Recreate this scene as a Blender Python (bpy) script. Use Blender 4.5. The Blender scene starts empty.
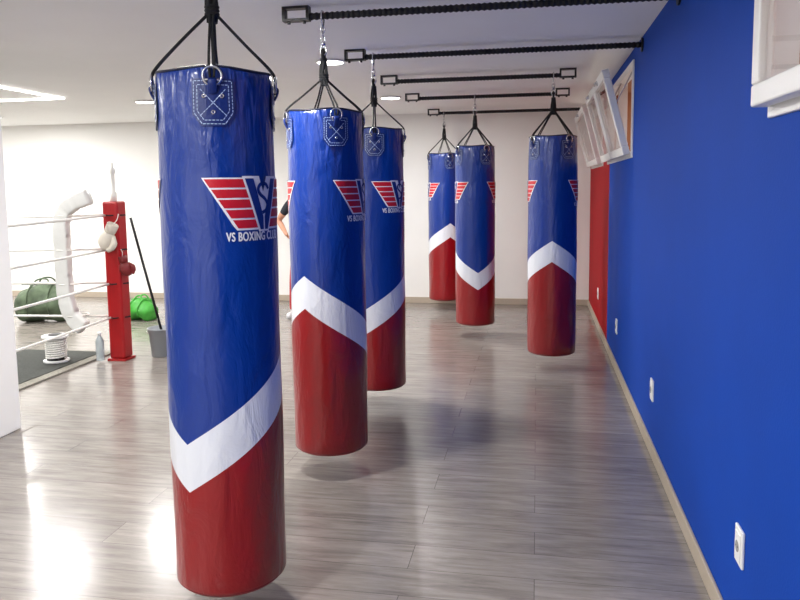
import bpy, bmesh, math, random
from mathutils import Vector, Matrix
random.seed(4)
scn=bpy.context.scene
scn.view_settings.view_transform='Standard'
scn.view_settings.look='None'
scn.view_settings.exposure=0.08
COL=bpy.context.collection

# ------------------------------------------------------------------ helpers
def lin(r,g,b):
    f=lambda c:(c/255/12.92) if c/255<=0.04045 else ((c/255+0.055)/1.055)**2.4
    return (f(r),f(g),f(b),1)
def mat(name,col,rough=.5,metal=0,noise=0,nscale=8,bump=0,bscale=60,coat=0,emit=None,estr=0,spec=None):
    m=bpy.data.materials.new(name); m.use_nodes=True
    nt=m.node_tree; b=nt.nodes['Principled BSDF']
    b.inputs['Base Color'].default_value=col; b.inputs['Roughness'].default_value=rough
    b.inputs['Metallic'].default_value=metal
    if coat: b.inputs['Coat Weight'].default_value=coat; b.inputs['Coat Roughness'].default_value=.15
    if spec is not None: b.inputs['Specular IOR Level'].default_value=spec
    if emit: b.inputs['Emission Color'].default_value=emit; b.inputs['Emission Strength'].default_value=estr
    tc=nt.nodes.new('ShaderNodeTexCoord')
    if noise:
        n=nt.nodes.new('ShaderNodeTexNoise'); n.inputs['Scale'].default_value=nscale; n.inputs['Detail'].default_value=5
        nt.links.new(tc.outputs['Object'],n.inputs['Vector'])
        r=nt.nodes.new('ShaderNodeMapRange'); r.inputs[1].default_value=.3; r.inputs[2].default_value=.7
        r.inputs[3].default_value=1-noise; r.inputs[4].default_value=1+noise
        nt.links.new(n.outputs['Fac'],r.inputs[0])
        v=nt.nodes.new('ShaderNodeVectorMath'); v.operation='SCALE'; v.inputs[0].default_value=col[:3]
        nt.links.new(r.outputs[0],v.inputs['Scale']); nt.links.new(v.outputs[0],b.inputs['Base Color'])
    if bump:
        n=nt.nodes.new('ShaderNodeTexNoise'); n.inputs['Scale'].default_value=bscale; n.inputs['Detail'].default_value=4
        nt.links.new(tc.outputs['Object'],n.inputs['Vector'])
        bp=nt.nodes.new('ShaderNodeBump'); bp.inputs['Strength'].default_value=bump; bp.inputs['Distance'].default_value=.01
        nt.links.new(n.outputs['Fac'],bp.inputs['Height']); nt.links.new(bp.outputs[0],b.inputs['Normal'])
    return m
def newobj(name,me,parent=None,mats=()):
    o=bpy.data.objects.new(name,me); COL.objects.link(o)
    for m in mats: me.materials.append(m)
    if parent: o.parent=parent
    return o
def empty(name,loc=(0,0,0)):
    e=bpy.data.objects.new(name,None); e.location=loc; e.empty_display_size=.1; COL.objects.link(e); return e
def fin(bm,name,parent,mats,smooth=False):
    bmesh.ops.recalc_face_normals(bm,faces=bm.faces)
    me=bpy.data.meshes.new(name); bm.to_mesh(me); bm.free()
    if smooth:
        for p in me.polygons: p.use_smooth=True
    return newobj(name,me,parent,mats if isinstance(mats,(list,tuple)) else [mats])
def bbox(bm,a,b,mi=0):
    x0,y0,z0=a;x1,y1,z1=b
    v=[bm.verts.new(c) for c in [(x0,y0,z0),(x1,y0,z0),(x1,y1,z0),(x0,y1,z0),(x0,y0,z1),(x1,y0,z1),(x1,y1,z1),(x0,y1,z1)]]
    for f in [(0,3,2,1),(4,5,6,7),(0,1,5,4),(1,2,6,5),(2,3,7,6),(3,0,4,7)]:
        q=bm.faces.new([v[i] for i in f]); q.material_index=mi
    return v
def bevel(o,w=.004,s=2):
    m=o.modifiers.new('b','BEVEL'); m.width=w; m.segments=s; m.limit_method='ANGLE'
    return o
def box(name,a,b,m,parent=None,bev=0):
    bm=bmesh.new(); bbox(bm,a,b); o=fin(bm,name,parent,m)
    if bev: bevel(o,bev)
    return o
def revolve(bm,prof,n=32,axis='z',off=(0,0,0),mi=0):
    rings=[]
    for (r,z) in prof:
        ring=[]
        for i in range(n):
            a=2*math.pi*i/n; c,s=math.cos(a)*r,math.sin(a)*r
            p={'z':(c,s,z),'x':(z,c,s),'y':(c,z,s)}[axis]
            ring.append(bm.verts.new((p[0]+off[0],p[1]+off[1],p[2]+off[2])))
        rings.append(ring)
    for A,B in zip(rings,rings[1:]):
        for i in range(n):
            f=bm.faces.new((A[i],A[(i+1)%n],B[(i+1)%n],B[i])); f.material_index=mi
    for ring in (rings[0],rings[-1]):
        f=bm.faces.new(ring); f.material_index=mi
def tube(bm,pts,r,n=8,closed=False,flat=1.0,mi=0):
    pts=[Vector(p) for p in pts]; N=len(pts); rings=[]; up=None
    rs=r if isinstance(r,(list,tuple)) else [r]*N
    for i,p in enumerate(pts):
        if closed: t=(pts[(i+1)%N]-pts[i-1])
        else: t=pts[min(i+1,N-1)]-pts[max(i-1,0)]
        t.normalize()
        if up is None:
            up=Vector((0,0,1)) if abs(t.z)<.9 else Vector((1,0,0))
        up=(up-t*up.dot(t)).normalized(); s=t.cross(up)
        rings.append([bm.verts.new(p+(up*math.cos(2*math.pi*k/n)*flat+s*math.sin(2*math.pi*k/n))*rs[i]) for k in range(n)])
    rng=range(N if closed else N-1)
    for i in rng:
        A,B=rings[i],rings[(i+1)%N]
        for k in range(n):
            f=bm.faces.new((A[k],A[(k+1)%n],B[(k+1)%n],B[k])); f.material_index=mi; f.smooth=True
    if not closed:
        for ring in (rings[0],rings[-1]): bm.faces.new(ring).material_index=mi
def spline(P,n=8):
    P=[Vector(p) for p in P]; out=[]
    for i in range(len(P)-1):
        a=P[max(i-1,0)];b=P[i];c=P[i+1];d=P[min(i+2,len(P)-1)]
        for k in range(n):
            t=k/n
            out.append(.5*((2*b)+(c-a)*t+(2*a-5*b+4*c-d)*t*t+(3*b-a-3*c+d)*t**3))
    out.append(P[-1]); return out
def torus(bm,c,R,r,normal,n=20,m=8,mi=0,arc=None,sy=1):
    nrm=Vector(normal).normalized(); a=Vector((0,0,1)) if abs(nrm.z)<.9 else Vector((1,0,0))
    a=(a-nrm*a.dot(nrm)).normalized(); b=nrm.cross(a)
    tube(bm,[Vector(c)+a*math.cos(2*math.pi*k/n)*R*sy+b*math.sin(2*math.pi*k/n)*R for k in range(n)],r,m,closed=True,mi=mi)

# ------------------------------------------------------------------ dimensions
W=.664; CEIL=2.5; BACK=9.57; LEFT=-10.2; FRONT=-2.6; BEAMZ=2.447

# ------------------------------------------------------------------ materials
M_white=mat('white_plaster',lin(240,239,235),.75,noise=.015,nscale=3,bump=.08,bscale=90)
M_ceil=mat('ceiling_plaster',lin(245,245,243),.85,noise=.015,nscale=2,bump=.05,bscale=60)
M_trim=mat('beige_skirting',lin(178,165,148),.45,noise=.05,nscale=12)
M_pvc=mat('white_pvc',lin(236,236,234),.35)
M_black=mat('black_steel',lin(20,20,22),.45,metal=.3,noise=.2,nscale=30)
M_web=mat('black_webbing',lin(18,18,20),.8,bump=.4,bscale=300)
M_chrome=mat('zinc_steel',lin(200,200,205),.22,metal=1)
M_wred=mat('red_vinyl',lin(156,12,18),.35,noise=.05,nscale=10,bump=.1,bscale=40)
M_rope=mat('white_rope',lin(228,226,220),.8,bump=.3,bscale=200)
M_wpad=mat('white_vinyl',lin(216,216,212),.4,bump=.35,bscale=16)
M_stitch=mat('white_stitching',lin(170,190,225),.7)
M_decw=mat('print_white',lin(232,232,236),.4)
M_decr=mat('print_red',lin(192,22,36),.4)
M_decb=mat('print_blue',lin(12,42,118),.4)
M_patch=mat('patch_blue_vinyl',lin(6,36,104),.4,bump=.15,bscale=120)
M_lamp=mat('lamp_diffuser',(1,1,1,1),.5,emit=(1,.98,.95,1),estr=12)

def wall_paint():
    m=bpy.data.materials.new('blue_red_wall_paint'); m.use_nodes=True; nt=m.node_tree; b=nt.nodes['Principled BSDF']
    tc=nt.nodes.new('ShaderNodeTexCoord'); sp=nt.nodes.new('ShaderNodeSeparateXYZ'); nt.links.new(tc.outputs['Object'],sp.inputs[0])
    g=nt.nodes.new('ShaderNodeMath'); g.operation='GREATER_THAN'; g.inputs[1].default_value=7.1; nt.links.new(sp.outputs['Y'],g.inputs[0])
    n=nt.nodes.new('ShaderNodeTexNoise'); n.inputs['Scale'].default_value=2.5; n.inputs['Detail'].default_value=6
    nt.links.new(tc.outputs['Object'],n.inputs['Vector'])
    b1=nt.nodes.new('ShaderNodeMix'); b1.data_type='RGBA'; b1.inputs[6].default_value=lin(0,60,156); b1.inputs[7].default_value=lin(0,67,172)
    nt.links.new(n.outputs['Fac'],b1.inputs[0])
    mx=nt.nodes.new('ShaderNodeMix'); mx.data_type='RGBA'; nt.links.new(g.outputs[0],mx.inputs[0]); nt.links.new(b1.outputs[2],mx.inputs[6]); mx.inputs[7].default_value=lin(160,10,20)
    nt.links.new(mx.outputs[2],b.inputs['Base Color']); b.inputs['Roughness'].default_value=.7; b.inputs['Specular IOR Level'].default_value=.18
    n2=nt.nodes.new('ShaderNodeTexNoise'); n2.inputs['Scale'].default_value=120; nt.links.new(tc.outputs['Object'],n2.inputs['Vector'])
    bp=nt.nodes.new('ShaderNodeBump'); bp.inputs['Strength'].default_value=.15; bp.inputs['Distance'].default_value=.004
    nt.links.new(n2.outputs['Fac'],bp.inputs['Height']); nt.links.new(bp.outputs[0],b.inputs['Normal'])
    return m
def floor_mat():
    m=bpy.data.materials.new('grey_oak_laminate'); m.use_nodes=True; nt=m.node_tree; b=nt.nodes['Principled BSDF']; L=nt.links.new
    tc=nt.nodes.new('ShaderNodeTexCoord')
    br=nt.nodes.new('ShaderNodeTexBrick'); br.offset=.37; br.offset_frequency=2; br.inputs['Scale'].default_value=1
    br.inputs['Brick Width'].default_value=1.38; br.inputs['Row Height'].default_value=.2
    br.inputs['Mortar Size'].default_value=.0015; br.inputs['Mortar Smooth'].default_value=.2
    br.inputs['Color1'].default_value=(.1,.1,.1,1); br.inputs['Color2'].default_value=(.9,.9,.9,1); br.inputs['Mortar'].default_value=(.5,.5,.5,1)
    L(tc.outputs['Object'],br.inputs['Vector'])
    off=nt.nodes.new('ShaderNodeVectorMath'); off.operation='SCALE'; L(br.outputs['Color'],off.inputs[0]); off.inputs['Scale'].default_value=7
    add=nt.nodes.new('ShaderNodeVectorMath'); add.operation='ADD'; L(tc.outputs['Object'],add.inputs[0]); L(off.outputs[0],add.inputs[1])
    mp=nt.nodes.new('ShaderNodeMapping'); mp.inputs['Scale'].default_value=(1.6,14,1); L(add.outputs[0],mp.inputs[0])
    n1=nt.nodes.new('ShaderNodeTexNoise'); n1.inputs['Scale'].default_value=1.8; n1.inputs['Detail'].default_value=10; n1.inputs['Roughness'].default_value=.7; n1.inputs['Distortion'].default_value=.4
    L(mp.outputs[0],n1.inputs['Vector'])
    cr=nt.nodes.new('ShaderNodeValToRGB'); e=cr.color_ramp.elements
    e[0].position=.26; e[0].color=lin(102,95,89); e[1].position=.74; e[1].color=lin(155,148,141)
    x=e.new(.5); x.color=lin(132,125,118)
    L(n1.outputs['Fac'],cr.inputs[0])
    sx=nt.nodes.new('ShaderNodeSeparateColor'); L(br.outputs['Color'],sx.inputs[0])
    mr=nt.nodes.new('ShaderNodeMapRange'); mr.inputs[3].default_value=.9; mr.inputs[4].default_value=1.08; L(sx.outputs[0],mr.inputs[0])
    sc=nt.nodes.new('ShaderNodeVectorMath'); sc.operation='SCALE'; L(cr.outputs[0],sc.inputs[0]); L(mr.outputs[0],sc.inputs['Scale'])
    mx=nt.nodes.new('ShaderNodeMix'); mx.data_type='RGBA'; L(br.outputs['Fac'],mx.inputs[0]); L(sc.outputs[0],mx.inputs[6]); mx.inputs[7].default_value=lin(86,80,75)
    L(mx.outputs[2],b.inputs['Base Color'])
    rr=nt.nodes.new('ShaderNodeMapRange'); rr.inputs[3].default_value=.15; rr.inputs[4].default_value=.27; L(n1.outputs['Fac'],rr.inputs[0]); L(rr.outputs[0],b.inputs['Roughness'])
    b.inputs['Specular IOR Level'].default_value=.75
    bp=nt.nodes.new('ShaderNodeBump'); bp.inputs['Strength'].default_value=.06; bp.inputs['Distance'].default_value=.003
    L(n1.outputs['Fac'],bp.inputs['Height']); L(bp.outputs[0],b.inputs['Normal'])
    return m
def bag_mat():
    m=bpy.data.materials.new('chevron_bag_vinyl'); m.use_nodes=True; nt=m.node_tree; b=nt.nodes['Principled BSDF']; L=nt.links.new
    uv=nt.nodes.new('ShaderNodeUVMap'); uv.uv_map='UVMap'
    sp=nt.nodes.new('ShaderNodeSeparateXYZ'); L(uv.outputs[0],sp.inputs[0])
    def M(op,a,bv=None,cv=None):
        q=nt.nodes.new('ShaderNodeMath'); q.operation=op
        for i,v in enumerate((a,bv,cv)):
            if v is None: continue
            if isinstance(v,(int,float)): q.inputs[i].default_value=v
            else: L(v,q.inputs[i])
        return q.outputs[0]
    t=M('ABSOLUTE',M('SUBTRACT',sp.outputs['X'],.5))
    s=M('ADD',M('MULTIPLY',t,.84),M('MULTIPLY',sp.outputs['Y'],2.0))
    g1=M('GREATER_THAN',s,.966); g2=M('GREATER_THAN',s,.795)
    m1=nt.nodes.new('ShaderNodeMix'); m1.data_type='RGBA'; L(g2,m1.inputs[0]); m1.inputs[6].default_value=lin(138,6,16); m1.inputs[7].default_value=lin(220,223,230)
    m2=nt.nodes.new('ShaderNodeMix'); m2.data_type='RGBA'; L(g1,m2.inputs[0]); L(m1.outputs[2],m2.inputs[6]); m2.inputs[7].default_value=lin(0,47,132)
    L(m2.outputs[2],b.inputs['Base Color']); b.inputs['Roughness'].default_value=.3
    b.inputs['Specular IOR Level'].default_value=.5; b.inputs['Coat Weight'].default_value=.35; b.inputs['Coat Roughness'].default_value=.18
    tc=nt.nodes.new('ShaderNodeTexCoord')
    mp=nt.nodes.new('ShaderNodeMapping'); mp.inputs['Scale'].default_value=(7,7,3); L(tc.outputs['Object'],mp.inputs[0])
    n=nt.nodes.new('ShaderNodeTexNoise'); n.inputs['Scale'].default_value=1.4; n.inputs['Detail'].default_value=4; n.inputs['Distortion'].default_value=.8; L(mp.outputs[0],n.inputs['Vector'])
    mp2=nt.nodes.new('ShaderNodeMapping'); mp2.inputs['Scale'].default_value=(16,16,3.5); L(tc.outputs['Object'],mp2.inputs[0])
    nw=nt.nodes.new('ShaderNodeTexNoise'); nw.inputs['Scale'].default_value=1.5; nw.inputs['Detail'].default_value=2; nw.inputs['Distortion'].default_value=1.2; L(mp2.outputs[0],nw.inputs['Vector'])
    topm=nt.nodes.new('ShaderNodeMapRange'); topm.inputs[1].default_value=.7; topm.inputs[2].default_value=.93; topm.inputs[3].default_value=.15; topm.inputs[4].default_value=1.5; L(sp.outputs['Y'],topm.inputs[0])
    hsum=M('ADD',n.outputs['Fac'],M('MULTIPLY',nw.outputs['Fac'],topm.outputs[0]))
    bp=nt.nodes.new('ShaderNodeBump'); bp.inputs['Strength'].default_value=.6; bp.inputs['Distance'].default_value=.022; L(hsum,bp.inputs['Height'])
    n2=nt.nodes.new('ShaderNodeTexNoise'); n2.inputs['Scale'].default_value=260; L(tc.outputs['Object'],n2.inputs['Vector'])
    b2=nt.nodes.new('ShaderNodeBump'); b2.inputs['Strength'].default_value=.12; b2.inputs['Distance'].default_value=.002; L(n2.outputs['Fac'],b2.inputs['Height']); L(bp.outputs[0],b2.inputs['Normal'])
    L(b2.outputs[0],b.inputs['Normal'])
    return m
M_wall=wall_paint(); M_floor=floor_mat(); M_bag=bag_mat()

# ------------------------------------------------------------------ room shell
box('floor',(LEFT-.2,FRONT-.2,-.15),(W+.25,BACK+.2,0),M_floor)
box('ceiling',(LEFT-.2,FRONT-.2,CEIL),(W+.25,BACK+.2,CEIL+.15),M_ceil)
box('wall_back',(LEFT-.2,BACK,0),(W+.25,BACK+.2,CEIL),M_white)
box('wall_left',(LEFT-.2,FRONT,0),(LEFT,BACK,CEIL),M_white)
box('wall_front',(LEFT-.2,FRONT-.2,0),(W+.25,FRONT,CEIL),M_white)
WINS=[(.75,2.30),(5.42,7.25),(7.75,9.3)]; WZ0,WZ1=1.74,2.42
bm=bmesh.new(); T=.25
bbox(bm,(W,FRONT,0),(W+T,BACK,WZ0)); bbox(bm,(W,FRONT,WZ1),(W+T,BACK,CEIL))
ys=[FRONT]+[v for w in WINS for v in w]+[BACK]
for i in range(0,len(ys),2): bbox(bm,(W,ys[i],WZ0),(W+T,ys[i+1],WZ1))
fin(bm,'wall_right',None,M_wall)
def skirt(name,a,b): return box(name,a,b,M_trim,bev=.004)
skirt('baseboard_right',(W-.014,FRONT,0),(W,BACK-.014,.08))
skirt('baseboard_back',(LEFT,BACK-.014,0),(W,BACK,.08))
skirt('baseboard_left',(LEFT,FRONT,0),(LEFT+.014,BACK-.014,.08))
c=box('structural_column',(-3.69,3.7,0),(-3.33,4.14,CEIL),M_white,bev=.01)

# ------------------------------------------------------------------ windows
M_glass=mat('window_glass',(1,1,1,1),.02); M_glass.node_tree.nodes['Principled BSDF'].inputs['Transmission Weight'].default_value=1
M_glass.node_tree.nodes['Principled BSDF'].inputs['IOR'].default_value=1.15
def frame(bm,y0,y1,z0,z1,x0,x1,w,mull=()):
    bbox(bm,(x0,y0,z0),(x1,y1,z0+w)); bbox(bm,(x0,y0,z1-w),(x1,y1,z1))
    bbox(bm,(x0,y0,z0+w),(x1,y0+w,z1-w)); bbox(bm,(x0,y1-w,z0+w),(x1,y1,z1-w))
    for y in mull: bbox(bm,(x0,y-w/2,z0+w),(x1,y+w/2,z1-w))
def window(idx,y0,y1,tilt,splits):
    e=empty('window_%d'%idx)
    bm=bmesh.new(); frame(bm,y0,y1,WZ0,WZ1,W-.012,W+.06,.05,[y0+(y1-y0)*s for s in splits])
    bevel(fin(bm,'outer_frame',e,M_pvc),.004)
    bm=bmesh.new(); bbox(bm,(W+.06,y0,WZ0-.02),(W+.3,y1,WZ0+.02)); fin(bm,'sill',e,M_pvc)
    bm=bmesh.new(); bbox(bm,(W+.06,y0,WZ0+.02),(W+T+.002,y0+.012,WZ1)); bbox(bm,(W+.06,y1-.012,WZ0+.02),(W+T+.002,y1,WZ1)); bbox(bm,(W+.06,y0,WZ1-.012),(W+T+.002,y1,WZ1)); fin(bm,'reveal_lining',e,M_reveal)
    edges=[y0]+[y0+(y1-y0)*s for s in splits]+[y1]
    for k in range(len(edges)-1):
        a,b=edges[k]+.02,edges[k+1]-.02; H=WZ1-WZ0-.06
        p=empty('sash_%d'%(k+1),(W-.014,0,WZ0+.03)); p.parent=e
        bm=bmesh.new(); frame(bm,a,b,0,H,-.05,0,.062); bevel(fin(bm,'sash_frame_%d'%(k+1),p,M_pvc),.006)
        bm=bmesh.new(); bbox(bm,(-.032,a+.06,.06),(-.02,b-.06,H-.06)); fin(bm,'pane_%d'%(k+1),p,M_glass)
        bm=bmesh.new(); m=(a+b)/2
        bbox(bm,(-.062,m-.015,H-.05),(-.05,m+.015,H-.015)); bbox(bm,(-.075,m-.012,H-.042),(-.062,m+.09,H-.022)); bevel(fin(bm,'handle_%d'%(k+1),p,M_chrome),.003)
        p.rotation_euler=(0,-math.radians(tilt),0)
        if tilt:
            bm=bmesh.new(); hz=H*.6*math.cos(math.radians(tilt)); hx=H*.6*math.sin(math.radians(tilt))
            for yy in (a+.02,b-.02): tube(bm,[(W-.02-hx,yy,WZ0+.03+hz),(W+.01,yy,WZ1-.04)],.005,6)
            fin(bm,'stay_arm_%d'%(k+1),e,M_chrome)
M_reveal=mat('ochre_reveal',lin(168,112,76),.8,noise=.1,nscale=6)
window(1,*WINS[0],0,[.5]); window(2,*WINS[1],15,[.5]); window(3,*WINS[2],15,[])
M_out=mat('terracotta_facade',lin(150,92,62),.9,noise=.3,nscale=1.5)
box('neighbour_facade',(3.2,-4,-.5),(3.4,14,5.0),M_out)
box('outdoor_ground',(W+.3,-4,-.5),(3.2,14,-.2),mat('paving',lin(170,160,145),.9,noise=.1))

# ------------------------------------------------------------------ sockets
M_hole=mat('socket_recess',lin(150,150,148),.6)
def socket(y):
    e=empty('wall_socket',(W,y,.375))
    bm=bmesh.new(); bbox(bm,(-.01,-.043,-.062),(0,.043,.062)); bevel(fin(bm,'cover_plate',e,M_pvc),.004,3)
    bm=bmesh.new(); bbox(bm,(-.013,-.03,-.045),(-.01,.03,.045)); bevel(fin(bm,'insert',e,M_pvc),.001)
    bm=bmesh.new(); revolve(bm,[(.019,-.0142),(.019,-.0131)],24,'x'); fin(bm,'recess',e,M_hole)
    bm=bmesh.new()
    for s in(-.009,.009): revolve(bm,[(.003,-.0150),(.003,-.0143)],10,'x',(0,s,0))
    fin(bm,'pin_holes',e,M_black)
for y in (2.44,4.30,6.22,8.1): socket(y)

# ------------------------------------------------------------------ beams
def beam(y,x0,x1,right_bracket):
    e=empty('ceiling_beam',(0,y,BEAMZ))
    prof=[];n=int((x1-x0)/.014)
    for i in range(n+1):
        x=x0+(x1-x0)*i/n; prof.append((.0205 if i%2 else .0155,x))
    bm=bmesh.new(); revolve(bm,prof,12,'x'); fin(bm,'ribbed_bar',e,M_black,smooth=False)
    def brk(a,b):
        bm=bmesh.new(); zt=CEIL-BEAMZ
        bbox(bm,(a,-.025,zt-.012),(b,.025,zt)); bbox(bm,(a,-.025,-.022),(b,.025,-.012+.002))
        bbox(bm,(a,-.025,-.01),(a+.014,.025,zt-.012)); bbox(bm,(b-.014,-.025,-.01),(b,.025,zt-.012))
        for q in (a+.03,b-.03): revolve(bm,[(.009,-.034),(.009,-.022)],6,'z',(q,0,0))
        fin(bm,'bracket',e,M_black)
    brk(x0-.14,x0+.004)
    if right_bracket: brk(x1-.004,x1+.13)
    else:
        bm=bmesh.new(); revolve(bm,[(.045,x1-.01),(.045,x1)],20,'x'); fin(bm,'wall_flange',e,M_black)
beam(2.45,-1.19,W,False)
beam(3.78,-1.18,W,False); beam(5.025,-1.175,W,False); beam(6.24,-1.18,.18,True); beam(7.49,-1.19,.18,True); beam(9.06,-1.19,W,False)

# ------------------------------------------------------------------ bags
R0=.2; ZB=.135; H=1.825
def wrapmesh(bm,ang,zc,r):
    for v in bm.verts:
        a=ang+v.co.x/R0; rr=r+v.co.z; v.co=Vector((math.cos(a)*rr,math.sin(a)*rr,zc+v.co.y))
def poly(bm,pts,z=0,mi=0,cuts=5):
    vs=[bm.verts.new((x,y,z)) for x,y in pts]; f=bm.faces.new(vs)
    r=bmesh.ops.triangulate(bm,faces=[f]); fs=r['faces']
    es=list({e for q in fs for e in q.edges})
    for q in fs: q.material_index=mi
    bmesh.ops.subdivide_edges(bm,edges=es,cuts=cuts,use_grid_fill=True)
def textmesh(s,size,wid=None):
    cu=bpy.data.curves.new('t','FONT'); cu.body=s; cu.size=size; cu.align_x='CENTER'; cu.align_y='CENTER'; cu.space_character=1.08
    o=bpy.data.objects.new('t',cu); COL.objects.link(o); dg=bpy.context.evaluated_depsgraph_get(); dg.update()
    me=bpy.data.meshes.new_from_object(o.evaluated_get(dg)); bpy.data.objects.remove(o)
    if wid:
        w=max(v.co.x for v in me.vertices)-min(v.co.x for v in me.vertices)
        for v in me.vertices: v.co.x*=wid/w
    return me
def logo(parent,ang,zc):
    bm=bmesh.new()
    def arm(y,g=0): return -.078+.072*(.088-y)/.176-g
    for s in (1,-1):
        S=lambda L:[(s*x,y) for x,y in L]
        poly(bm,S([(-.215,.088),(arm(.088),.088),(arm(-.088),-.088),(-.105,-.088),(-.118,-.072)]),0,0)
        for i in range(5):
            t=.083-.034*i; b=t-.028; xo=-.207+.022*i
            poly(bm,S([(xo,t),(arm(t,.004),t),(arm(b,.004),b),(xo+.018,b)]),.0012,1)
    poly(bm,[(-.084,.093),(-.018,.093),(0,.04),(.018,.093),(.084,.093),(.024,-.094),(-.024,-.094)],.0016,0)
    poly(bm,[(-.074,.085),(-.042,.085),(-.003,-.045),(-.003,-.088),(-.018,-.088)],.0028,2)
    poly(bm,[(.074,.085),(.042,.085),(.003,-.045),(.003,-.088),(.018,-.088)],.0028,2)
    Sp=[(.024,.052),(.012,.066),(-.012,.066),(-.024,.05),(-.016,.032),(.006,.016),(.018,-.002),(.01,-.022),(-.006,-.03)]
    P=spline([(x,y,0) for x,y in Sp],4)
    for a,b in zip(P,P[1:]):
        d=(b-a).normalized(); n=Vector((-d.y,d.x,0))*.006; a2=a-d*.002; b2=b+d*.002
        vs=[bm.verts.new((p.x,p.y,.0036)) for p in (a2+n,b2+n,b2-n,a2-n)]; bm.faces.new(vs).material_index=2
    tm=textmesh('VS BOXING CLUB',.042,.222)
    for k,(dx,dy) in enumerate([(0,0),(.0012,0),(-.0012,0),(0,.0012),(0,-.0012)]):
        n0=len(bm.verts); bm.from_mesh(tm); bm.verts.ensure_lookup_table()
        for v in bm.verts[n0:]: v.co.x+=dx-.03; v.co.y+=dy-.111; v.co.z=.001+k*.0001
    wrapmesh(bm,ang,zc,R0+.0035)
    me=bpy.data.meshes.new('logo_print'); bm.to_mesh(me); bm.free()
    return newobj('logo_print',me,parent,[M_decw,M_decr,M_decb])
def patch(parent,ang,top):
    bm=bmesh.new(); zc=top-.125
    out=[(-.066,.078),(.066,.078),(.068,-.035),(.04,-.075),(-.04,-.075),(-.068,-.035)]
    poly(bm,out,.001,0)
    def outline(L,w,z,mi,dash=.011):
        for (x0,y0),(x1,y1) in zip(L,L[1:]+L[:1]):
            d=Vector((x1-x0,y1-y0,0)); l=d.length; d.normalize(); n=Vector((-d.y,d.x,0))*w; k=max(1,int(l/dash))
            for j in range(k):
                a=Vector((x0,y0,z))+d*(l*j/k+.0015); b=Vector((x0,y0,z))+d*(l*(j+1)/k-.002)
                bm.faces.new([bm.verts.new(p) for p in (a+n,b+n,b-n,a-n)]).material_index=mi
    sc=lambda f:[(x*f,y*f) for x,y in out]
    outline(sc(.9),.0012,.003,1); outline(sc(.74),.0012,.003,1)
    outline([(-.04,.045),(0,.0),(.04,.045),(0,.0)],.0012,.003,1)
    outline([(-.04,-.04),(0,.0),(.04,-.04),(0,.0)],.0012,.003,1)
    wrapmesh(bm,ang,zc,R0+.0025)
    c,s=math.cos(ang),math.sin(ang)
    for x,y in [(-.028,.022),(.028,.022),(0,-.03),(0,.05)]:
        a=ang+x/R0; p=Vector((math.cos(a)*(R0+.004),math.sin(a)*(R0+.004),zc+y))
        torus(bm,p,.0055,.0028,(math.cos(a),math.sin(a),0),10,6,mi=2)
    me=bpy.data.meshes.new('d_ring_patch'); bm.to_mesh(me); bm.free()
    newobj('d_ring_patch',me,parent,[M_patch,M_stitch,M_chrome])
    bm=bmesh.new(); rr=R0+.01
    P=Vector((c*rr,s*rr,top-.04)); torus(bm,P,.03,.0045,(c,s,0),24,8)
    tv=Vector((-s,c,0)); tube(bm,[P-tv*.028-Vector((0,0,.012)),P+tv*.028-Vector((0,0,.012))],.0042,8)
    fin(bm,'d_ring',parent,M_chrome)
    bm=bmesh.new()
    tube(bm,spline([(c*(R0+.003),s*(R0+.003),top-.095),(c*(R0+.014),s*(R0+.014),top-.075),(c*(R0+.018),s*(R0+.018),top-.055),(c*(R0+.006),s*(R0+.006),top-.047)],5),.015,10,flat=.3)
    fin(bm,'ring_tab',parent,M_patch,True)
mat_redpipe=mat('red_piping',lin(110,8,14),.5)
mat_bluepipe=mat('dark_blue_piping',lin(8,16,44),.5)
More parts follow.
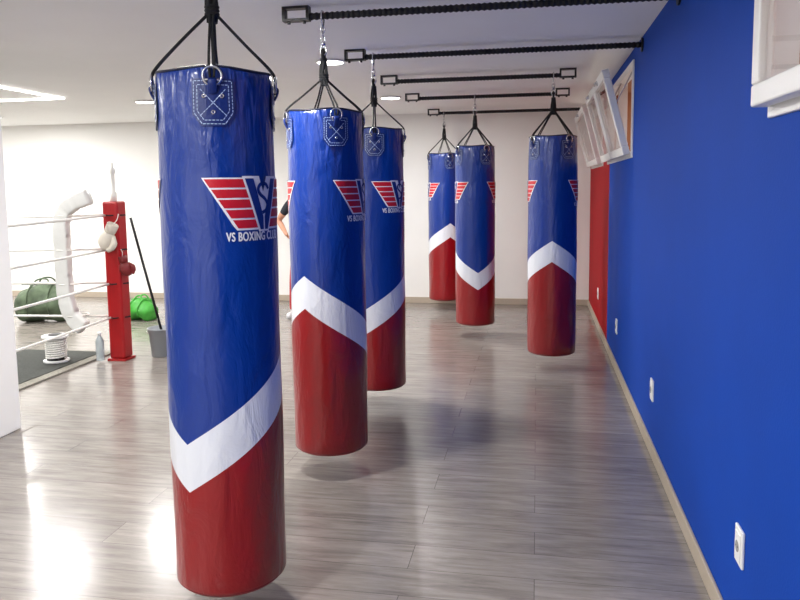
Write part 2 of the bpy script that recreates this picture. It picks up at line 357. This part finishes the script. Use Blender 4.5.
def punching_bag(x,y,peak,logos,patch0,apex,dz=0):
    e=empty('punching_bag',(x,y,ZB))
    base=math.atan2(-y,-x); rad=math.radians
    pk=base+rad(peak)
    prof=[(0,0.0-dz),(.10,-dz),(.165,.002-dz),(.187,.008-dz),(.197,.018-dz),(R0,.034-dz)]
    for i in range(1,44):
        z=.04+(H-.04-.03)*i/44
        prof.append((R0+.003*math.sin(math.pi*z/H)-.002*(z/H)+.0014*math.sin(z*9+x*3),z))
    prof+=[(R0-.002,H-.03),(R0-.004,H-.012),(R0-.01,H-.003),(R0-.022,H),(.1,H-.004),(0,H-.006)]
    n=96; bm=bmesh.new(); uvl=bm.loops.layers.uv.new('UVMap'); rings=[]
    for r,z in prof:
        if r==0: rings.append([bm.verts.new((0,0,z))]*n); continue
        ring=[]
        for i in range(n):
            a=pk+2*math.pi*(i/n-.5)
            tw=max(0,(z-(H-.35))/.35)**2
            q=r*(1-.014*tw*(.5-.5*math.cos(4*(a-base-rad(patch0))))-.005*tw*math.sin(13*a+z*20)) if r>.1 else r
            zz=z-(.008*(.5-.5*math.cos(4*(a-base-rad(patch0)))) if z>H-.035 and r>.1 else 0)
            ring.append(bm.verts.new((math.cos(a)*q,math.sin(a)*q,zz)))
        rings.append(ring)
    for k in range(len(prof)-1):
        A,B=rings[k],rings[k+1]
        for i in range(n):
            j=(i+1)%n; vs=[A[i],A[j],B[j],B[i]]; us=[i/n,(i+1)/n,(i+1)/n,i/n]; zs=[prof[k][1]]*2+[prof[k+1][1]]*2
            seen=[];d=[]
            for v,u,z in zip(vs,us,zs):
                if v not in seen: seen.append(v); d.append((u,z))
            if len(seen)<3: continue
            f=bm.faces.new(seen); f.smooth=True
            for l,(u,z) in zip(f.loops,d): l[uvl].uv=(u,z/2.0)
    me=bpy.data.meshes.new('bag_body'); bmesh.ops.recalc_face_normals(bm,faces=bm.faces); bm.to_mesh(me); bm.free()
    newobj('bag_body',me,e,[M_bag])
    bm=bmesh.new()
    tube(bm,[(math.cos(t)*(R0-.007),math.sin(t)*(R0-.007),H-.006-.008*(.5-.5*math.cos(4*(t-base-rad(patch0))))) for t in [2*math.pi*k/96 for k in range(96)]],.0045,8,closed=True)
    fin(bm,'rim_piping',e,mat_bluepipe,True)
    bm=bmesh.new(); torus(bm,(0,0,.022-dz),R0-.003,.0025,(0,0,1),64,6); fin(bm,'bottom_piping',e,mat_redpipe,True)
    for L in logos: logo(e,pk+rad(L),H-.455)
    straps=bmesh.new()
    top=H+apex
    for k in range(4):
        a=base+rad(patch0+90*k); patch(e,a,H-.0)
        c,s=math.cos(a),math.sin(a); q=random.uniform(-.01,.01)
        for off in (-.006,.006):
            o=Vector((-s,c,0))*off
            tube(straps,spline([Vector((c*(R0+.011),s*(R0+.011),H-.045))+o,Vector((c*(R0+.001),s*(R0+.001),H+.003))+o*1.5,Vector((c*.11,s*.11+q,H+apex*.5))+o,Vector((c*.014,s*.014,top))+o]),.0046,7)
    for k in range(5):
        a=k*1.256; tube(straps,spline([(math.cos(a)*.012,math.sin(a)*.012,top-.03),(math.cos(a+.8)*.017,math.sin(a+.8)*.017,top+.03),(math.cos(a+1.6)*.01,math.sin(a+1.6)*.01,top+.11)]),.008,7)
    for zz in (.0,.012,.024): torus(straps,(0,0,top+zz),.02,.0065,(0,0,1),16,7)
    torus(straps,(0,0,top+.125),.022,.008,(1,0,0),18,7,sy=1.4)
    fin(straps,'suspension_straps',e,M_web)
    bm=bmesh.new(); z0=top+.15; zb=BEAMZ-ZB
    torus(bm,(0,0,z0),.017,.0042,(0,1,0),16,7,sy=1.5)
    z=z0+.035; revolve(bm,[(.006,z-.012),(.013,z-.008),(.013,z+.008),(.006,z+.012)],14); z+=.022; i=0
    while z<zb-.055:
        torus(bm,(0,0,z),.0105,.0032,(1,0,0) if i%2 else (0,1,0),12,6,sy=1.6); z+=.025; i+=1
    tube(bm,spline([(0,.0,z-.02),(0,.012,z-.005),(0,.024,zb-.02),(0,.026,zb),(0,.018,zb+.02),(0,0,zb+.0255),(0,-.018,zb+.02),(0,-.026,zb),(0,-.024,zb-.02),(0,-.012,z-.005),(0,0,z-.02)],4),.0042,7)
    fin(bm,'chain_and_hook',e,M_chrome,True)
punching_bag(-1.115,2.45,138,[-92,91],-2,.20,.012)
punching_bag(-1.106,3.78,-38,[109,-75],16,.16)
punching_bag(-1.115,5.025,142,[-88,88],0,.18)
punching_bag(.128,6.24,0,[98,-98],38,.2)
punching_bag(-.62,7.49,-172,[-92,92],33,.19)
punching_bag(-1.13,9.06,20,[-98,98],20,.19)

# ------------------------------------------------------------------ boxing ring
ring=empty('boxing_ring')
M_mat=mat('ring_canvas_grey',lin(60,62,58),.95,noise=.35,nscale=60,bump=.3,bscale=150)
M_edge=mat('mat_edge_trim',lin(128,124,114),.9,noise=.4,nscale=90)
box('ring_mat',(-9.3,.5,0),(-4.07,6.2,.022),M_mat,ring)
bm=bmesh.new(); bbox(bm,(-4.07,.45,0),(-3.97,6.25,.016)); bbox(bm,(-9.3,6.2,0),(-4.07,6.25,.016)); fin(bm,'mat_edge',ring,M_edge)
PX,PY=-3.764,6.037
posts=[(PX,PY),(-9.3,PY),(-9.3,.5),(PX,.5)]
for (px,py) in posts:
    bm=bmesh.new(); bbox(bm,(px-.075,py-.075,.02),(px+.075,py+.075,1.455)); o=fin(bm,'post_pad',ring,M_wred); bevel(o,.02,4)
    bm=bmesh.new(); bbox(bm,(px-.09,py-.09,0),(px+.09,py+.09,.02)); bevel(fin(bm,'base_plate',ring,M_wred),.003)
    bm=bmesh.new(); revolve(bm,[(.03,1.45),(.03,1.53),(.018,1.54),(.018,1.70),(.026,1.71),(.026,1.74),(.008,1.76),(.008,1.80)],16,'z',(px,py,0)); fin(bm,'post_tube',ring,M_rope,True)
    bm=bmesh.new()
    for z in (1.33,1.02,.71,.40): torus(bm,(px,py-.0,z),.108,.006,(0,0,1),4,6)
    fin(bm,'turnbuckle_straps',ring,M_web)
bm=bmesh.new()
def sag(a,b,s,n=10):
    a,b=Vector(a),Vector(b); return [a.lerp(b,i/n)-Vector((0,0,s*4*(i/n)*(1-i/n))) for i in range(n+1)]
for z in (1.33,1.02,.71,.40):
    tube(bm,sag((PX-.09,PY,z),(-9.21,PY,z),.03),.011,8)
    tube(bm,sag((PX-.04,PY-.09,z),(PX-.04,.59,z),.04),.011,8)
    tube(bm,sag((-9.3,PY-.09,z),(-9.3,.59,z),.04),.011,8)
for x in (-5.2,-7.4): tube(bm,[(x,PY,1.31),(x,PY,.38)],.008,6)
fin(bm,'ring_ropes',ring,M_rope,True)
# tall quilted corner cushion tied to the ropes, top flap reaching the post, lower end trailing to it
bm=bmesh.new(); yy=5.90
P=spline([(-3.93,yy+.02,1.50),(-4.06,yy,1.45),(-4.16,yy,1.38),(-4.205,yy,1.26),(-4.21,yy,1.05),(-4.21,yy,.80),(-4.20,yy,.58),(-4.15,yy,.42),(-4.04,yy,.31)],6)
def padring(p,t,hw,hd):
    s=Vector((t.z,0,-t.x)).normalized(); d=Vector((0,1,0)); out=[]
    for k in range(24):
        a=2*math.pi*k/24; c_,s_=math.cos(a),math.sin(a); e_=.35
        out.append(bm.verts.new(p+s*hw*math.copysign(abs(c_)**e_,c_)+d*hd*math.copysign(abs(s_)**e_,s_)))
    return out
rings=[];NP=len(P)
for i in range(NP):
    t=(P[min(i+1,NP-1)]-P[max(i-1,0)]).normalized()
    k=.9 if i%6==0 else 1
    rings.append(padring(P[i],t,.07*k,.045*k))
for A,B in zip(rings,rings[1:]):
    for k in range(24): bm.faces.new((A[k],A[(k+1)%24],B[(k+1)%24],B[k]))
bm.faces.new(rings[0]); bm.faces.new(rings[-1])
fin(bm,'loose_corner_pad',ring,M_wpad,True)
bm=bmesh.new()
for z,x in ((1.33,-4.18),(1.02,-4.21),(.71,-4.21),(.42,-4.15)): torus(bm,(x,yy+.06,z),.105,.007,(0,0,1),18,6)
fin(bm,'pad_ties',ring,M_rope,True)

def glove(loc,m,cuffm,rot,sc=1):
    e=empty('boxing_glove',loc); e.rotation_euler=rot; e.scale=(sc,)*3
    bm=bmesh.new(); bmesh.ops.create_uvsphere(bm,u_segments=24,v_segments=16,radius=1)
    for v in bm.verts:
        x,y,z=v.co; k=1+.25*(-z if z<0 else 0); v.co=(x*.068*k,y*.055*k,z*.095-.02*x*(z<0))
    fin(bm,'mitt',e,m,True)
    bm=bmesh.new(); tube(bm,spline([(.045,0,.05),(.085,-.01,.01),(.085,-.015,-.04),(.06,-.015,-.075)],5),[.022]*5+[.028]*6+[.024]*5,12); fin(bm,'thumb',e,m,True)
    bm=bmesh.new(); revolve(bm,[(.045,.07),(.05,.08),(.052,.15),(.048,.155),(.04,.15)],24); fin(bm,'cuff',e,cuffm,True)
    bm=bmesh.new(); tube(bm,spline([(.0,0,.15),(.01,.01,.2),(-.01,.03,.25)],5),.004,6); fin(bm,'lace',e,M_rope,True)
M_cream=mat('off_white_leather',lin(204,196,182),.5,noise=.08)
M_brn=mat('dark_red_leather',lin(112,18,20),.5,noise=.1)
glove((PX+.0,PY-.145,1.12),M_cream,M_cream,(0,.5,0),1.0)
glove((PX+.115,PY-.05,.85),M_brn,M_brn,(0,-.2,.4),.75)

# ------------------------------------------------------------------ mop bucket
b=empty('mop_bucket',(-3.46,6.22,0))
M_bk=mat('grey_plastic',lin(140,144,148),.5)
bm=bmesh.new(); revolve(bm,[(.085,0),(.09,.005),(.115,.25),(.125,.255),(.125,.268),(.112,.268),(.085,.015),(.0,.012)],28); fin(bm,'bucket_shell',b,M_bk,True)
bm=bmesh.new(); tube(bm,[(math.cos(t*math.pi/10)*.125,-.02-.06*math.sin(t*math.pi/10),.25-.05*math.sin(t*math.pi/10)) for t in range(11)],.004,6); fin(bm,'bail_handle',b,M_chrome,True)
bm=bmesh.new(); tube(bm,[(.05,0,.06),(-.22,-.06,1.30)],.012,10); fin(bm,'mop_stick',b,M_black,True)
bm=bmesh.new()
for i in range(14):
    a=i*.45; tube(bm,spline([(.05,0,.12),(.05+.03*math.cos(a),.03*math.sin(a),.09),(.05*math.cos(a)+.02,.05*math.sin(a),.03)],4),.008,6)
fin(bm,'mop_strands',b,M_rope,True)

# ------------------------------------------------------------------ sports bags
def duffel(name,loc,L,r,m,rotz,squash=.8):
    e=empty(name,loc); e.rotation_euler=(0,0,rotz)
    bm=bmesh.new(); n=28; rings=[]; K=18
    for i in range(K+1):
        t=i/K; x=(t-.5)*L; rr=r*min(1,math.sqrt(max(0,1-(abs(2*t-1))**5))+.02)
        ring=[]
        for k in range(n):
            a=2*math.pi*k/n; w=1+.05*math.sin(5*a+7*t)+.05*math.sin(11*t+2*a)
            y=math.cos(a)*rr*w; z=max(-r*squash,math.sin(a)*rr*squash*w-.03*math.sin(t*9))
            ring.append(bm.verts.new((x,y,z+r*squash)))
        rings.append(ring)
    for A,B in zip(rings,rings[1:]):
        for k in range(n): bm.faces.new((A[k],A[(k+1)%n],B[(k+1)%n],B[k]))
    bm.faces.new(rings[0]); bm.faces.new(rings[-1]); fin(bm,'body',e,m,True)
    bm=bmesh.new()
    for sx in (-.18,.18):
        tube(bm,[(sx*L,math.cos(a)*r*1.05,max(.012,r*squash+math.sin(a)*r*squash*1.07)) for a in [math.pi*(k/20*1.3-.15) for k in range(21)]],.018,8,flat=.3)
    for sy in (-1,1):
        tube(bm,spline([(-.18*L,sy*r*.6,r*squash*1.7),(-.1*L,sy*r*.3,r*squash*2.2+.02),(.1*L,sy*r*.3,r*squash*2.2+.03),(.18*L,sy*r*.6,r*squash*1.7)],6),.01,8)
    tube(bm,[((t/12-.5)*L*.8,0,r*squash*2.04) for t in range(13)],.006,6)
    fin(bm,'straps',e,m,True)
M_ol=mat('olive_canvas',lin(80,94,72),.85,noise=.45,nscale=9,bump=.6,bscale=14)
M_gr=mat('bright_green_nylon',lin(60,150,50),.55,noise=.25,nscale=12,bump=.6,bscale=14)
duffel('duffel_bag',(-5.80,7.75,0),.66,.24,M_ol,.25,.9)
duffel('gym_sack',(-4.66,7.95,0),.38,.14,M_gr,-.2,.85)

# ------------------------------------------------------------------ rope spool, bottle
s=empty('rope_spool',(-4.25,5.78,.024))
bm=bmesh.new(); revolve(bm,[(.03,0),(.105,0),(.11,.006),(.11,.018),(.03,.022)],28); revolve(bm,[(.03,.215),(.11,.22),(.115,.226),(.115,.24),(.03,.245)],28); fin(bm,'flanges',s,M_pvc)
bm=bmesh.new()
for k in range(10):
    tube(bm,[(math.cos(t*math.pi/12)*.083,math.sin(t*math.pi/12)*.083,.034+k*.0195+.0195*t/24) for t in range(25)],.0085,6)
fin(bm,'wound_rope',s,M_rope,True)
bm=bmesh.new(); revolve(bm,[(.08,.02),(.08,.222)],24); revolve(bm,[(.06,.245),(.06,.25),(.01,.25)],16); fin(bm,'core',s,M_black)
s=empty('water_bottle',(-3.89,5.90,.016))
M_pet=mat('pet_plastic',lin(205,215,220),.15); M_pet.node_tree.nodes['Principled BSDF'].inputs['Transmission Weight'].default_value=.6
bm=bmesh.new(); revolve(bm,[(.03,0),(.037,.006),(.037,.06),(.034,.07),(.037,.08),(.037,.17),(.03,.2),(.014,.225),(.014,.24)],20); fin(bm,'bottle_body',s,M_pet,True)
bm=bmesh.new(); revolve(bm,[(.016,.236),(.016,.258),(.014,.26)],16); fin(bm,'cap',s,M_pvc,True)

# ------------------------------------------------------------------ person standing behind the bags, hand on hip
per=empty('standing_person',(-2.69,8.3,0))
M_skin=mat('skin',lin(205,150,122),.5,noise=.04,nscale=14); M_shirt=mat('dark_tshirt',lin(42,46,56),.85,bump=.3,bscale=24)
M_pants=mat('red_tracksuit',lin(178,52,58),.8,bump=.35,bscale=20); M_shoe=mat('white_trainer',lin(220,220,222),.5); M_hair=mat('brown_hair',lin(48,32,24),.6,bump=.8,bscale=60)
N={}
def nd(k,p,r): N[k]=(Vector(p),r)
nd('pelvis',(0,0,.93),(.15,.105)); nd('waist',(0,0,1.08),(.128,.092)); nd('chest',(0,-.005,1.27),(.155,.105)); nd('upper',(0,0,1.39),(.12,.085)); nd('neck',(0,-.0,1.475),(.054,.056)); nd('skull',(0,-.012,1.54),(.05,.055))
E=[('pelvis','waist',1),('waist','chest',1),('chest','upper',1),('upper','neck',1),('neck','skull',0)]
arms={'l':[(-.175,0,1.395),(-.36,.06,1.17),(-.205,-.085,.99)],'r':[(.175,0,1.395),(.235,.03,1.11),(.245,-.07,.86)]}
for sd,(sh,el,wr) in arms.items():
    sh,el,wr=map(Vector,(sh,el,wr)); m1=sh.lerp(el,.55)
    nd('sh'+sd,sh,(.062,.06)); nd('sl'+sd,m1,(.052,.052)); nd('ua'+sd,sh.lerp(el,.6),(.044,.044)); nd('el'+sd,el,(.037,.037)); nd('fa'+sd,el.lerp(wr,.35),(.037,.036)); nd('wr'+sd,wr,(.024,.02))
    E+=[('upper','sh'+sd,1),('sh'+sd,'sl'+sd,1),('sl'+sd,'ua'+sd,0),('ua'+sd,'el'+sd,0),('el'+sd,'fa'+sd,0),('fa'+sd,'wr'+sd,0)]
for sd,s_ in (('l',-1),('r',1)):
    nd('hip'+sd,(s_*.09,0,.84),(.098,.1)); nd('kn'+sd,(s_*.15,-.015,.49),(.066,.068)); nd('ca'+sd,(s_*.17,.015,.34),(.06,.064)); nd('an'+sd,(s_*.19,.025,.11),(.05,.052)); nd('he'+sd,(s_*.19,.045,.05),(.038,.038)); nd('to'+sd,(s_*.205,-.16,.04),(.042,.03))
    E+=[('pelvis','hip'+sd,2),('hip'+sd,'kn'+sd,2),('kn'+sd,'ca'+sd,2),('ca'+sd,'an'+sd,2),('an'+sd,'he'+sd,3),('he'+sd,'to'+sd,3)]
def skinned(name,N,E,parent,mats,root):
    ks=list(N); me=bpy.data.meshes.new(name); me.from_pydata([N[k][0] for k in ks],[(ks.index(e[0]),ks.index(e[1])) for e in E],[])
    o=newobj(name+'_tmp',me); m=o.modifiers.new('s','SKIN'); m.use_smooth_shade=True
    for i,k in enumerate(ks):
        me.skin_vertices[0].data[i].radius=N[k][1]; me.skin_vertices[0].data[i].use_root=(k==root)
    sb=o.modifiers.new('ss','SUBSURF'); sb.levels=2; sb.render_levels=2
    dg=bpy.context.evaluated_depsgraph_get(); dg.update(); m2=bpy.data.meshes.new_from_object(o.evaluated_get(dg)); bpy.data.objects.remove(o)
    m2.materials.clear()
    for q in mats: m2.materials.append(q)
    for p in m2.polygons:
        p.use_smooth=True; c_=p.center; best=9
        for a,b_,mi in E:
            A=N[a][0];B=N[b_][0]; t=max(0,min(1,(c_-A).dot(B-A)/(B-A).length_squared)); d=(c_-A.lerp(B,t)).length-.5*(N[a][1][0]*(1-t)+N[b_][1][0]*t)
            if d<best: best=d; p.material_index=mi
        if len(mats)==4 and p.material_index==1 and c_.z<.98 and abs(c_.x)<.17: p.material_index=2
    o=bpy.data.objects.new(name,m2); COL.objects.link(o); o.parent=parent; return o
skinned('body',N,E,per,[M_skin,M_shirt,M_pants,M_shoe],'pelvis')
def hand(sd,wr,d,side,curl):
    wr=Vector(wr); d=Vector(d).normalized(); side=Vector(side); side=(side-d*side.dot(d)).normalized(); nrm=d.cross(side)
    NN={};EE=[]
    NN['w']=(wr-d*.01,(.022,.016)); NN['p']=(wr+d*.05,(.034,.014)); EE.append(('w','p',0))
    for i,(o_,L) in enumerate([(-.030,.066),(-.010,.078),(.010,.074),(.029,.058)]):
        b0=wr+d*.075+side*o_; c1=b0+(d*.9+nrm*curl*.3)*L*.5; c2=c1+(d*.6+nrm*curl)*L*.5*.75
        NN['a%d'%i]=(b0,(.0095,.009)); NN['b%d'%i]=(c1,(.0085,.008)); NN['c%d'%i]=(c2,(.007,.007))
        EE+=[('p','a%d'%i,0),('a%d'%i,'b%d'%i,0),('b%d'%i,'c%d'%i,0)]
    t0=wr+d*.025-side*.028; t1=t0+d*.03-side*.022; t2=t1+d*.03-side*.006
    NN['t0']=(t0,(.013,.012)); NN['t1']=(t1,(.0105,.01)); NN['t2']=(t2,(.008,.008)); EE+=[('w','t0',0),('t0','t1',0),('t1','t2',0)]
    skinned('hand_'+sd,NN,EE,per,[M_skin],'w')
hand('left',(-.205,-.085,.99),(.55,.25,-.5),(0,-1,.2),.5)
hand('right',(.245,-.07,.86),(.0,-.12,-1),(0,1,0),.45)
bm=bmesh.new(); bmesh.ops.create_uvsphere(bm,u_segments=40,v_segments=28,radius=1)
for v in bm.verts:
    x,y,z=v.co; X=x*.074; Y=y*.094; Z=z*.115
    if z<0: X*=1-.28*z*z; Y=Y*(1-.12*z*z)
    if y<0:
        Y+= .006*max(0,1-((z-.05)/.16)**2)*(1-abs(x))
        g=math.exp(-(x/.13)**2)*math.exp(-((z+.18)/.16)**2); Y-=.024*g
        g=math.exp(-(x/.3)**2)*math.exp(-((z+.48)/.08)**2); Y-=.006*g
        g=math.exp(-(x/.3)**2)*math.exp(-((z+.82)/.15)**2); Y-=.008*g
    v.co=(X,Y-.015,Z+1.605)
fin(bm,'head',per,M_skin,True)
bm=bmesh.new(); bmesh.ops.create_uvsphere(bm,u_segments=40,v_segments=28,radius=1)
bmesh.ops.delete(bm,geom=[v for v in bm.verts if v.co.z<(.42 if v.co.y<-.25 else (-.05 if v.co.y<.1 else -.5))],context='VERTS')
for v in bm.verts: v.co=(v.co.x*.080,v.co.y*.100-.012,v.co.z*.122+1.607)
fin(bm,'hair',per,M_hair,True)
bm=bmesh.new()
for s_ in (-1,1):
    torus(bm,(s_*.075,0,1.597),.016,.006,(1,s_*.35,0),14,7,sy=1.6)
fin(bm,'ears',per,M_skin,True)
M_eye=mat('eye_white',lin(235,232,228),.2); bm=bmesh.new()
for s_ in (-1,1):
    r_=bmesh.ops.create_uvsphere(bm,u_segments=16,v_segments=10,radius=.0115)
    for v in r_['verts']: v.co+=Vector((s_*.028,-.093,1.612))
    r_=bmesh.ops.create_uvsphere(bm,u_segments=12,v_segments=8,radius=.0055)
    for v in r_['verts']:
        v.co+=Vector((s_*.028,-.1015,1.612))
        for f_ in v.link_faces: f_.material_index=1
    tube(bm,[(s_*.014,-.104,1.632),(s_*.028,-.105,1.636),(s_*.043,-.095,1.632)],.003,6,mi=1)
fin(bm,'eyes_and_brows',per,[M_eye,M_hair],True)
bm=bmesh.new(); tube(bm,spline([(-.022,-.097,1.548),(0,-.108,1.550),(.022,-.097,1.548)],5),.0035,6); fin(bm,'mouth',per,mat('lips',lin(160,84,78),.5),True)

# ------------------------------------------------------------------ lights
def arealight(name,loc,size,power,col=(1,.99,.975),rot=(0,0,0),sy=None,parent=None,shape=None):
    l=bpy.data.lights.new(name,'AREA'); l.energy=power; l.color=col; l.size=size
    if sy: l.shape='RECTANGLE'; l.size_y=sy
    if shape: l.shape=shape
    o=bpy.data.objects.new(name,l); o.location=loc; o.rotation_euler=rot; COL.objects.link(o)
    if parent: o.parent=parent
    return o
def downlight(x,y,p=46):
    e=empty('ceiling_downlight',(x,y,CEIL))
    bm=bmesh.new(); revolve(bm,[(.095,0),(.112,-.004),(.114,-.012),(.1,-.016),(.095,-.012)],32); fin(bm,'bezel',e,M_pvc,True)
    bm=bmesh.new(); revolve(bm,[(.096,-.0125),(.096,-.015)],32); fin(bm,'diffuser',e,M_lamp)
    arealight('lamp',(0,0,-.03),.19,p,parent=e,shape='DISK')
for x,y,p in [(-1.53,5.41,46),(-1.53,7.71,46),(-4.13,7.32,26),(-1.53,3.1,46),(-1.53,.8,50),(-1.53,-1.4,50),(-4.2,.8,50),(-4.2,-1.4,50),(-6.8,8.3,46),(-9,8.3,46)]:  # unseen ones behind the camera and off to the left added for ambient light
    downlight(x,y,p)
e=empty('linear_led_frame',(0,0,CEIL))
bm=bmesh.new(); y0,y1,x0,x1=3.4,6.8,-8.4,-4.73; w=.02
segs=[((x0,y0),(x1,y0+w)),((x0,y1-w),(x1,y1)),((x0,y0+w),(x0+w,y1-w)),((x1-w,y0+w),(x1,y1-w))]
for a,b in segs: bbox(bm,(a[0],a[1],-.02),(b[0],b[1],-.008))
fin(bm,'led_diffuser',e,M_lamp)
bm=bmesh.new()
for a,b in segs: bbox(bm,(a[0],a[1],-.008),(b[0],b[1],-.001))
fin(bm,'led_housing',e,M_pvc)
arealight('led_1',((x0+x1)/2,y1-.02,-.03),x1-x0,95,(1,.99,.98),sy=.05,parent=e)
arealight('led_2',((x0+x1)/2,y0+.02,-.03),x1-x0,95,(1,.99,.98),sy=.05,parent=e)
arealight('led_3',(x1-.02,(y0+y1)/2,-.03),.05,55,(1,.99,.98),sy=y1-y0,parent=e)
w=bpy.data.worlds.new('world'); scn.world=w; w.use_nodes=True; nt=w.node_tree
bg=nt.nodes['Background']; bg.inputs[0].default_value=(.85,.92,1,1); bg.inputs[1].default_value=2.5
s=bpy.data.lights.new('sun','SUN'); s.energy=3; s.angle=.02; s.color=(1,.9,.75); so=bpy.data.objects.new('sun',s); so.rotation_euler=(math.radians(40),math.radians(-15),0); COL.objects.link(so)

# ------------------------------------------------------------------ camera
f,py,yaw,pitch,roll,h=729.88,261.04,.1858,.1019,-.0121,1.5572
fw=Vector((-math.sin(yaw)*math.cos(pitch),math.cos(yaw)*math.cos(pitch),-math.sin(pitch)))
r=fw.cross(Vector((0,0,1))).normalized(); u=r.cross(fw)
c,s=math.cos(roll),math.sin(roll); r,u=c*r+s*u,-s*r+c*u
cd=bpy.data.cameras.new('camera'); co=bpy.data.objects.new('camera',cd); COL.objects.link(co)
cd.sensor_width=36; cd.lens=f/800*36; cd.shift_y=(py-300)/800; cd.clip_start=.05
co.matrix_world=Matrix(((r.x,u.x,-fw.x,0),(r.y,u.y,-fw.y,0),(r.z,u.z,-fw.z,h),(0,0,0,1)))
scn.camera=co
